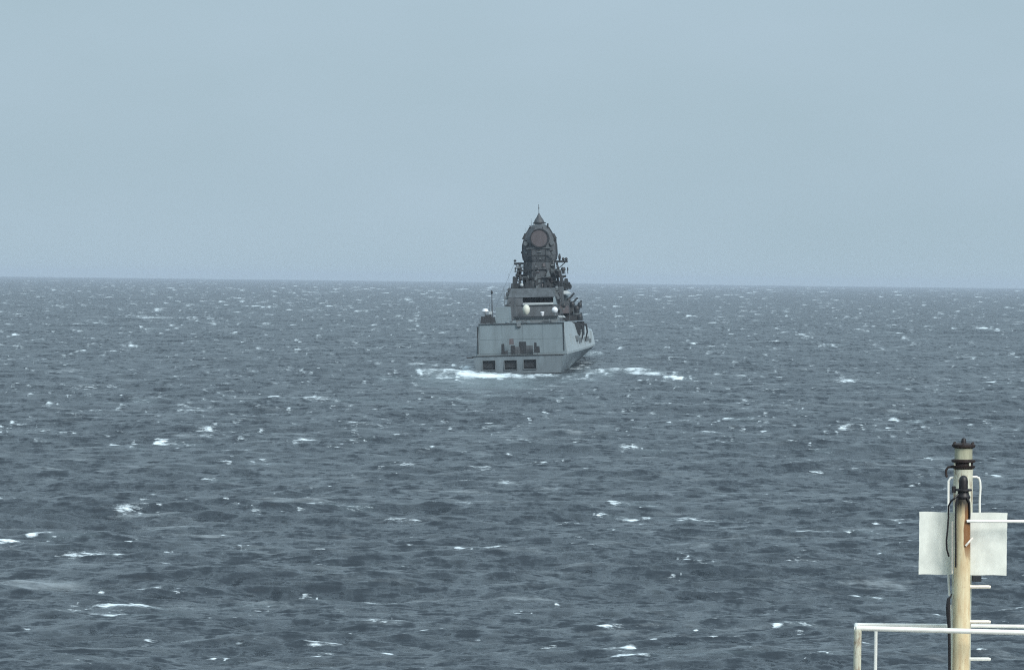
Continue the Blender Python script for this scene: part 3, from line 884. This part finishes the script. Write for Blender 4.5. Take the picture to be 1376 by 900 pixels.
# stepped dark wings and gun mounts down the starboard side of the superstructure
for px0, px1, py0, py1, s, m_ in ((751, 756, 431, 385, 50, 'tower'), (755, 765, 431, 404, 52, 'tower'), (764, 772, 431, 410, 54, 'tower'),
                                  (758, 781, 431, 423, 50, 'dark'), (770, 777, 424, 416, 52, 'midgrey'), (751, 763, 421, 411, 47, 'array')):
    a_ = on_ship(px0, py0, s); b_ = on_ship(px1, py1, s)
    MB().frustum([(a_.z, a_.x, b_.x + .15, s, s + 5), (b_.z, a_.x + .05, b_.x - .05, s + .2, s + 4.6)]).build('wing_house', m_, ship)
def gun(px, py, s, dx, dz, r=.42):
    b_ = on_ship(px, py, s)
    g = MB().rings([(b_.z - r * 1.6, r * .8), (b_.z - r * .2, r), (b_.z + r * .6, r * .8), (b_.z + r, r * .3)], 8, (b_.x, s)).build('gun_mount', 'dark', ship)
    MB().tube([(b_.x, s, b_.z + .1), (b_.x + dx, s + .6, b_.z + dz)], [.24, .2], 6).build('barrel', 'dark', g)
gun(764, 403, 53, 1.1, 1.3)
gun(769, 408, 52, 1.0, 1.1, .5)
gun(775, 414, 50, .7, .5, .6)
gun(779, 409, 50, .3, .7, .45)
gun(779, 425, 48, .3, .6, .5)
p = on_ship(753, 425, 34); MB().frustum([(p.z - .28, p.x - 1.0, p.x + 1.0, 33, 35), (p.z + .15, p.x - 1.0, p.x + .6, 33, 35)]).build('raft_canister', 'light', ship, bevel=.04)

# domes on the house roof in front of the intake
p = on_ship(706.5, 416, 34); MB().rings([(p.z - .95, .25), (p.z - .5, .62), (p.z + .2, .72), (p.z + .7, .5), (p.z + .95, .15)], 14, (p.x + .1, 34)).build('cream_dome', 'cream', ship, smooth=True)
p = on_ship(745.5, 416.5, 34); MB().ball((p.x, 34, p.z), .6).build('white_dome', 'dome', ship, smooth=True)
MB().tube([(p.x, 34, TZ + .1), (p.x, 34, p.z - .5)], .2).build('dome_pedestal', 'midgrey', ship)
p = on_ship(728.5, 422, 30); MB().rings([(p.z - .5, .14), (p.z - .1, .28), (p.z + .35, .4), (p.z + .45, .25)], 12, (p.x, 30.5)).build('small_dome', 'dome', ship, smooth=True)
# low houses, lockers and rails behind the stern wall edge
a_ = on_ship(665, 433, 14); b_ = on_ship(684, 412.5, 14)
MB().frustum([(TZ + .003, a_.x, b_.x, 14, 20), (b_.z, a_.x + .25, b_.x - .1, 14.3, 19.5)]).build('port_house', 'slab', ship)
a_ = on_ship(684, 433, 26); b_ = on_ship(690, 399, 26)
MB().frustum([(TZ + .004, a_.x - .1, b_.x, 26, 30), (b_.z, a_.x + .4, b_.x + .1, 26.4, 30)]).build('port_column', 'tower', ship)
MB().tube([on_ship(686, 405, 26), on_ship(681, 410, 26), on_ship(678, 411, 26)], .2, 6).build('crane_arm', 'tower', ship)
a_ = on_ship(690, 433, 24); b_ = on_ship(750, 424, 24)
MB().frustum([(TZ + .005, a_.x, b_.x, 24, 29.9), (b_.z - .2, a_.x + .2, b_.x - .2, 24.3, 29.9)]).build('hangar_lip', 'midgrey', ship)
MB().box(a_.x, b_.x, 23.6, 24.2, b_.z - .199, b_.z).build('walkway', 'dark', ship)
for px, y0, y1, w in ((650, 432, 425, .6), (656, 432, 423, .75), (662, 432, 426, .55)):
    a_ = on_ship(px, y0, 10.5); b_ = on_ship(px, y1, 10.5)
    MB().frustum([(TZ + .17, a_.x - w, a_.x + w, 10, 11.3), (b_.z, a_.x - w * .7, a_.x + w * .7, 10.2, 11.1)]).build('deck_winch', 'dark', ship)
a_ = on_ship(652, 417.5, 11)
MB().rings([(a_.z - .45, .3), (a_.z - .1, .62), (a_.z + .3, .5), (a_.z + .42, .1)], 10, (a_.x, 11)).build('satellite_dome', 'dome', ship, smooth=True)
MB().tube([(a_.x, 11, TZ + .1), (a_.x, 11, a_.z - .4)], .12, 6).build('dome_pedestal', 'midgrey', ship)
a_ = on_ship(659, 420, 11); MB().box(a_.x - .3, a_.x + .3, 10.7, 11.2, a_.z - .3, a_.z + .25).build('locker', 'light', ship)
MB().tube([(a_.x, 10.95, TZ + .1), (a_.x, 10.95, a_.z - .3)], .08, 6).build('locker_post', 'midgrey', ship)
a_ = on_ship(661.7, 432, 12); b_ = on_ship(661.7, 393, 12)
am = MB().tube([(a_.x, 12, TZ), (a_.x, 12, (TZ + b_.z) / 2), (a_.x, 12, b_.z)], [.16, .13, .05], 6).build('antenna_mast', 'tower', ship)
MB().rings([(b_.z - .3, .1), (b_.z - .05, .22), (b_.z + .25, .16), (b_.z + .4, .05)], 8, (a_.x, 12)).build('mast_lamp', 'dark', am)
a_ = on_ship(679, 412, 16); b_ = on_ship(677, 385, 16)
MB().tube([(a_.x, 16, TZ), (b_.x, 16, b_.z)], [.09, .03], 5).build('whip_antenna', 'midgrey', ship)
a_ = on_ship(689, 400, 30); b_ = on_ship(689, 372, 30)
MB().tube([(a_.x, 30, TZ), (b_.x, 30, b_.z)], [.09, .03], 5).build('whip_antenna', 'midgrey', ship)
rail_set(-7.5, -5.6, 8.7, TZ + .16, .9)
rail_set(-3.6, 7.4, 8.7, TZ + .16, .8, 1.1, m='midgrey', w=.025)

# men, posts and gear on the quarterdeck in front of the stern wall
def qd(px0, py0, px1, py1, s, m_, name):
    a_ = on_ship(px0, py0, s); b_ = on_ship(px1, py1, s)
    MB().frustum([(max(a_.z, KZ + .061), a_.x, b_.x, s, s + .8), (b_.z, a_.x + .06, b_.x - .06, s + .1, s + .7)]).build(name, m_, ship)
qd(673.5, 476, 677.5, 462, 3, 'dark', 'bollard')
qd(674, 476, 682, 471.5, 3.2, 'dark', 'mooring_winch')
qd(686, 476, 692, 464, 4, 'dark', 'capstan')
qd(691, 476, 699, 466, 4.4, 'tower', 'mooring_winch')
qd(697, 476, 707, 459, 5, 'dark', 'cable_reel')
qd(706, 476, 716, 464, 5, 'tower', 'deck_box')
qd(717.5, 474, 721, 460, 3, 'dark', 'bollard')
qd(720, 474, 725, 465, 3.4, 'dark', 'mooring_winch')
qd(684, 463, 690, 455, 6, 'array', 'vent_hood')
rail_set(on_ship(682, 470, 2).x, on_ship(722, 470, 2).x, 2, KZ + .07, .95, .8)
qd(694, 439, 700, 434, 8.2, 'midgrey', 'lamp_box')

# ------------------------------------------------------------------ own ship: lantern post, signal pole, board, guard rail
YP = 30.0
U = YP / FOC                                       # metres per measured pixel at that distance
PLAT_Z = 13.15
def lp(px, py, y): return at(px, py, y)

# rear lantern post
base = lp(1294, 660, 30.35)
post = empty('lantern_post', (base.x, 30.35, PLAT_Z))
tag(post, 'cream lantern post with a black capped lens on top, rising behind the white board', 'lamp post')
def pz(py, y=30.35): return at(1294, py, y).z - PLAT_Z
w = U * 30.35 / 30
MB().rings([(0, 13.3 * w), (pz(652), 13.3 * w), (pz(640), 12.6 * w), (pz(630), 13.4 * w)], 24).build('post', 'postcream', post, smooth=True)
MB().rings([(pz(629.9), 12 * w), (pz(628), 15.5 * w), (pz(625.5), 16.3 * w), (pz(624.5), 13 * w), (pz(621.5), 13 * w), (pz(620.5), 16 * w), (pz(617.5), 16.2 * w), (pz(616.6), 13 * w)], 24).build('collar', 'brownblack', post, smooth=True)
MB().rings([(pz(616.5), 12.2 * w), (pz(608), 12.0 * w), (pz(602), 12.2 * w)], 24).build('lens', 'lens', post, smooth=True)
MB().rings([(pz(601.9), 12.6 * w), (pz(600), 15.8 * w), (pz(597), 16 * w), (pz(595.6), 12 * w), (pz(594.5), 5 * w)], 24).build('lamp_cap', 'brownblack', post, smooth=True)
MB().rings([(pz(594.4), 3.6 * w), (pz(592), 3.4 * w), (pz(589), 2.6 * w), (pz(588), 1 * w)], 12).build('cap_knob', 'black', post, smooth=True)
for k in range(6):
    a_ = k * math.pi / 3 + .3
    MB().rings([(pz(597.2), 1.6 * w), (pz(593.8), 1.2 * w)], 6, (14 * w * math.cos(a_), 14 * w * math.sin(a_))).build('cap_bolt', 'brownblack', post)
for k in range(4):
    a_ = k * math.pi / 2 + .5
    MB().tube([(14.2 * w * math.cos(a_), 14.2 * w * math.sin(a_), pz(620.8)), (14.2 * w * math.cos(a_), 14.2 * w * math.sin(a_), pz(624.8))], 1.5 * w, 6).build('collar_stud', 'postcream', post)
def pl(px, py, y=30.35):
    v = at(px, py, y); return (v.x - base.x, v.y - 30.35, v.z - PLAT_Z)
MB().tube([pl(1281, 626.5), pl(1274, 627.5), pl(1271.4, 631), pl(1271, 636), pl(1272.4, 641)], 1.7 * w, 7).build('hook_bracket', 'brownblack', post, smooth=True)
MB().tube([pl(1281, 641), pl(1277, 642), pl(1274.5, 646), pl(1274.2, 700), pl(1274.4, 775), pl(1275.5, 797), pl(1276, 800)], 1.6 * w, 8).build('conduit', 'white', post, smooth=True)
MB().tube([pl(1304, 640.5), pl(1312, 640.5), pl(1315.5, 642), pl(1317, 647), pl(1317.5, 655), pl(1316.5, 672), pl(1316.5, 700)], 1.6 * w, 8).build('conduit', 'white', post, smooth=True)
MB().tube([pl(1278, 812), pl(1278.6, 860), pl(1278.6, 930)], 1.9 * w, 8).build('conduit', 'white', post, smooth=True)

# front pole with the black lamp
b0 = lp(1294.3, 672, 29.9)
pole = empty('signal_pole', (b0.x, 29.9, b0.z))
tag(pole, 'rust streaked cream pole topped by a black dome lamp in front of the board', 'pole')
u = U * 29.9 / 30
def fz(py): return at(1294, py, 29.9).z - b0.z
def fx(px): return at(px, 700, 29.9).x - b0.x
def fl(px, py, dy=0.0):
    v = at(px, py, 29.9 + dy); return (v.x - b0.x, dy, v.z - b0.z)
MB().rings([(PLAT_Z - b0.z, 11.5 * u), (fz(860), 11.4 * u), (fz(760), 10.9 * u), (fz(690), 9.9 * u), (fz(676), 9.4 * u), (fz(670), 8.4 * u)], 28).build('pole', 'pole', pole, smooth=True)
MB().rings([(fz(669.9), 9.2 * u), (fz(667), 9.8 * u), (fz(664), 8.0 * u), (fz(660), 7.2 * u)], 20).build('lamp_neck', 'black', pole, smooth=True)
MB().rings([(fz(659.9), 7.4 * u), (fz(659), 11.6 * u), (fz(656.8), 11.4 * u), (fz(656), 6.4 * u)], 20).build('lamp_collar', 'black', pole, smooth=True)
MB().box(fx(1278.5), fx(1283.5), -.02, .02, fz(662), fz(653)).build('collar_clamp', 'black', pole, bevel=.004)
MB().rings([(fz(655.9), 6.1 * u), (fz(646), 6.1 * u), (fz(642), 5.4 * u), (fz(639.5), 3.6 * u), (fz(638.4), 1.2 * u)], 20).build('lamp_dome', 'black', pole, smooth=True)
MB().tube([fl(1288, 664, -.05), fl(1283, 669, -.07), fl(1278, 673, -.05), fl(1274.5, 680, -.02), fl(1274.5, 695, -.02), fl(1273.3, 712, -.03), fl(1271.8, 726, -.03), fl(1272.4, 738, -.02), fl(1275, 747, 0.0)], 1.25 * u, 7).build('cable', 'black', pole, smooth=True)
MB().tube([fl(1287, 668, -.06), fl(1284.6, 676, -.06), fl(1284.2, 700, -.06), fl(1284.4, 735, -.06), fl(1284.2, 762, -.06)], 1.2 * u, 7).build('cable', 'black', pole, smooth=True)
MB().tube([fl(1299, 668, -.06), fl(1302.6, 675, -.055), fl(1303, 690, -.055), fl(1302.4, 703, -.055)], 1.5 * u, 7).build('cable', 'black', pole, smooth=True)
MB().tube([fl(1279, 797, -.03), fl(1277.5, 801, -.03), fl(1274.6, 804, -.03), fl(1274, 816, -.03), fl(1274.4, 826, -.03), fl(1275.4, 842, -.03), fl(1275.8, 870, -.03), fl(1276, 940, -.03)],
          [.8 * u, 1.2 * u, 2.2 * u, 3.1 * u, 3 * u, 2.2 * u, 2 * u, 2 * u], 8).build('power_cable', 'black', pole, smooth=True)
MB().tube([fl(1279.5, 700, -.02), fl(1279.5, 770, -.02)], 1.1 * u, 6).build('cable', 'peach', pole)
for i, (py, m_) in enumerate(((788, 'peach'), (835, 'peach'), (885, 'white'))):
    MB().tube([fl(1296, py - 1, 0.0), fl(1306, py, 0.0), fl(1328, py, 0.0), fl(1331, py + .5, 0.0)], [2.4 * u, 2.4 * u, 2.4 * u, 2.0 * u], 8).build('step', m_, pole, smooth=True)
MB().tube([fl(1299, 700, -.075), fl(1300.5, 699.8, -.075), fl(1340, 700, -.02), fl(1480, 700.5, .0)], 2.1 * u, 8).build('stay_bar', 'white', pole, smooth=True)
_e = fl(1478, 700.5, .0)
MB().tube([(_e[0], 0, _e[2] + .05), (_e[0], 0, PLAT_Z - b0.z)], 3 * u, 8).build('stay_stanchion', 'white', pole, smooth=True)
MB().tube([fl(1297.5, 733, -.075), fl(1301, 729, -.078), fl(1307, 722.5, -.05)], 1.5 * u, 6).build('bracket', 'peach', pole)
MB().box(fx(1308), fx(1320), .0, .06, fz(781), fz(773)).build('clamp_block', 'dark', pole, bevel=.004)

# board, slightly dished, with folded edges
c0 = lp(1294, 730, 30.02)
mb = MB(); bm = mb.bm
nx_, nz_ = 14, 10
x0, x1 = at(1235, 730, 30.02).x - c0.x, at(1353, 730, 30.02).x - c0.x
z0, z1 = at(1294, 772, 30.02).z - c0.z, at(1294, 688, 30.02).z - c0.z
grid = {}
for side in (0, 1):
    for i in range(nx_ + 1):
        for j in range(nz_ + 1):
            fx_, fz_ = i / nx_, j / nz_
            dent = 0.006 * math.sin(fx_ * 9 + 2 * fz_) * math.sin(fz_ * 7 + 1) + 0.004 * math.sin(fx_ * 23 + fz_ * 11)
            e = 0.0015 * math.sin(fz_ * 30 + fx_ * 3)
            grid[side, i, j] = bm.verts.new((x0 + (x1 - x0) * fx_ + e, dent + side * 0.008, z0 + (z1 - z0) * fz_ + 0.002 * math.sin(fx_ * 17)))
for i in range(nx_):
    for j in range(nz_):
        bm.faces.new((grid[0, i, j], grid[0, i + 1, j], grid[0, i + 1, j + 1], grid[0, i, j + 1]))
        bm.faces.new((grid[1, i, j + 1], grid[1, i + 1, j + 1], grid[1, i + 1, j], grid[1, i, j]))
for i in range(nx_):
    for j in (0, nz_):
        bm.faces.new((grid[0, i, j], grid[0, i + 1, j], grid[1, i + 1, j], grid[1, i, j]))
for j in range(nz_):
    for i in (0, nx_):
        bm.faces.new((grid[0, i, j], grid[0, i, j + 1], grid[1, i, j + 1], grid[1, i, j]))
bd = mb.build('white_board', 'board', None, smooth=True)
bd.location = (c0.x, 30.02, c0.z)
tag(bd, 'blank off white rectangular board mounted between the lantern post and the rusty pole', 'board')

# guard rail of the platform
gr_o = lp(1153, 900, 29.6)
gr = empty('guard_rail', (gr_o.x, 29.6, PLAT_Z))
tag(gr, 'white tubular guard rail of the platform, at the lower right corner', 'railing')
def gl(px, py, y):
    v = at(px, py, y); return (v.x - gr_o.x, v.y - 29.6, v.z - PLAT_Z)
e1 = gl(1150.5, 843.5, 29.6); e2 = gl(1490, 852.5, 29.6)
MB().tube([e1, e2], 3.4 * U, 10).build('top_rail', 'white', gr, smooth=True)
f1 = gl(1150.5, 839, 30.6); f2 = gl(1490, 842.3, 30.6)
MB().tube([f1, f2], 2.6 * U, 10).build('top_rail', 'white', gr, smooth=True)
MB().tube([e1, f1], 3.0 * U, 10).build('end_rail', 'white', gr, smooth=True)
pb = gl(1152.5, 846, 29.6)
MB().tube([(pb[0], 0, pb[2]), (pb[0], 0, 0)], 5.2 * U, 12).build('rail_post', 'postcream', gr, smooth=True)
pb = gl(1177, 846, 30.6)
MB().tube([(pb[0], 1.0, pb[2]), (pb[0], 1.0, 0)], 2.4 * U, 10).build('rail_post', 'white', gr, smooth=True)
for px in (1420, 1488):
    pb = gl(px, 850, 29.6)
    MB().tube([(pb[0], 0, pb[2] - .02), (pb[0], 0, 0)], 4.5 * U, 10).build('rail_post', 'white', gr, smooth=True)

# platform, its trunk and the foredeck, all below the picture's lower edge
plat = MB().box(gr_o.x - .1, gr_o.x + 2.4, 29.5, 30.75, PLAT_Z - .12, PLAT_Z - .004).build('mast_platform', 'white')
tag(plat, kind='structure')
trunk = MB().rings([(8.0, .42), (PLAT_Z - .122, .36)], 20, (base.x, 30.15)).build('mast_trunk', 'white', smooth=True)
tag(trunk, kind='structure')
mb = MB(); bm = mb.bm
rows = []
for yy, hw in ((-40, 11), (5, 11), (20, 9.6), (30, 6.6), (37, 2.8), (40.5, .3)):
    rows.append([bm.verts.new(p_) for p_ in ((-hw, yy, 8), (hw, yy, 8), (hw * .8, yy - 1.5, -3), (-hw * .8, yy - 1.5, -3))])
for a_, b_ in zip(rows, rows[1:]):
    for i in range(4):
        j = (i + 1) % 4; bm.faces.new((a_[i], a_[j], b_[j], b_[i]))
bm.faces.new(rows[0][::-1]); bm.faces.new(rows[-1])
fd = mb.build('foredeck', 'deck')
tag(fd, kind='structure')

# ------------------------------------------------------------------ haze over the sea
hz = MB().box(-17600, 17600, -17600, 17600, -6, 36)
mh = bpy.data.materials.new('haze'); mh.use_nodes = True
hn, hl = mh.node_tree.nodes, mh.node_tree.links
hn.clear()
ho = hn.new('ShaderNodeOutputMaterial'); pv = hn.new('ShaderNodeVolumePrincipled')
pv.inputs['Color'].default_value = (0.64, 0.73, 0.84, 1)
pv.inputs['Density'].default_value = 8.5e-5
hl.new(pv.outputs['Volume'], ho.inputs['Volume'])
hzo = hz.build('haze', mh)
tag(hzo, kind='stuff')
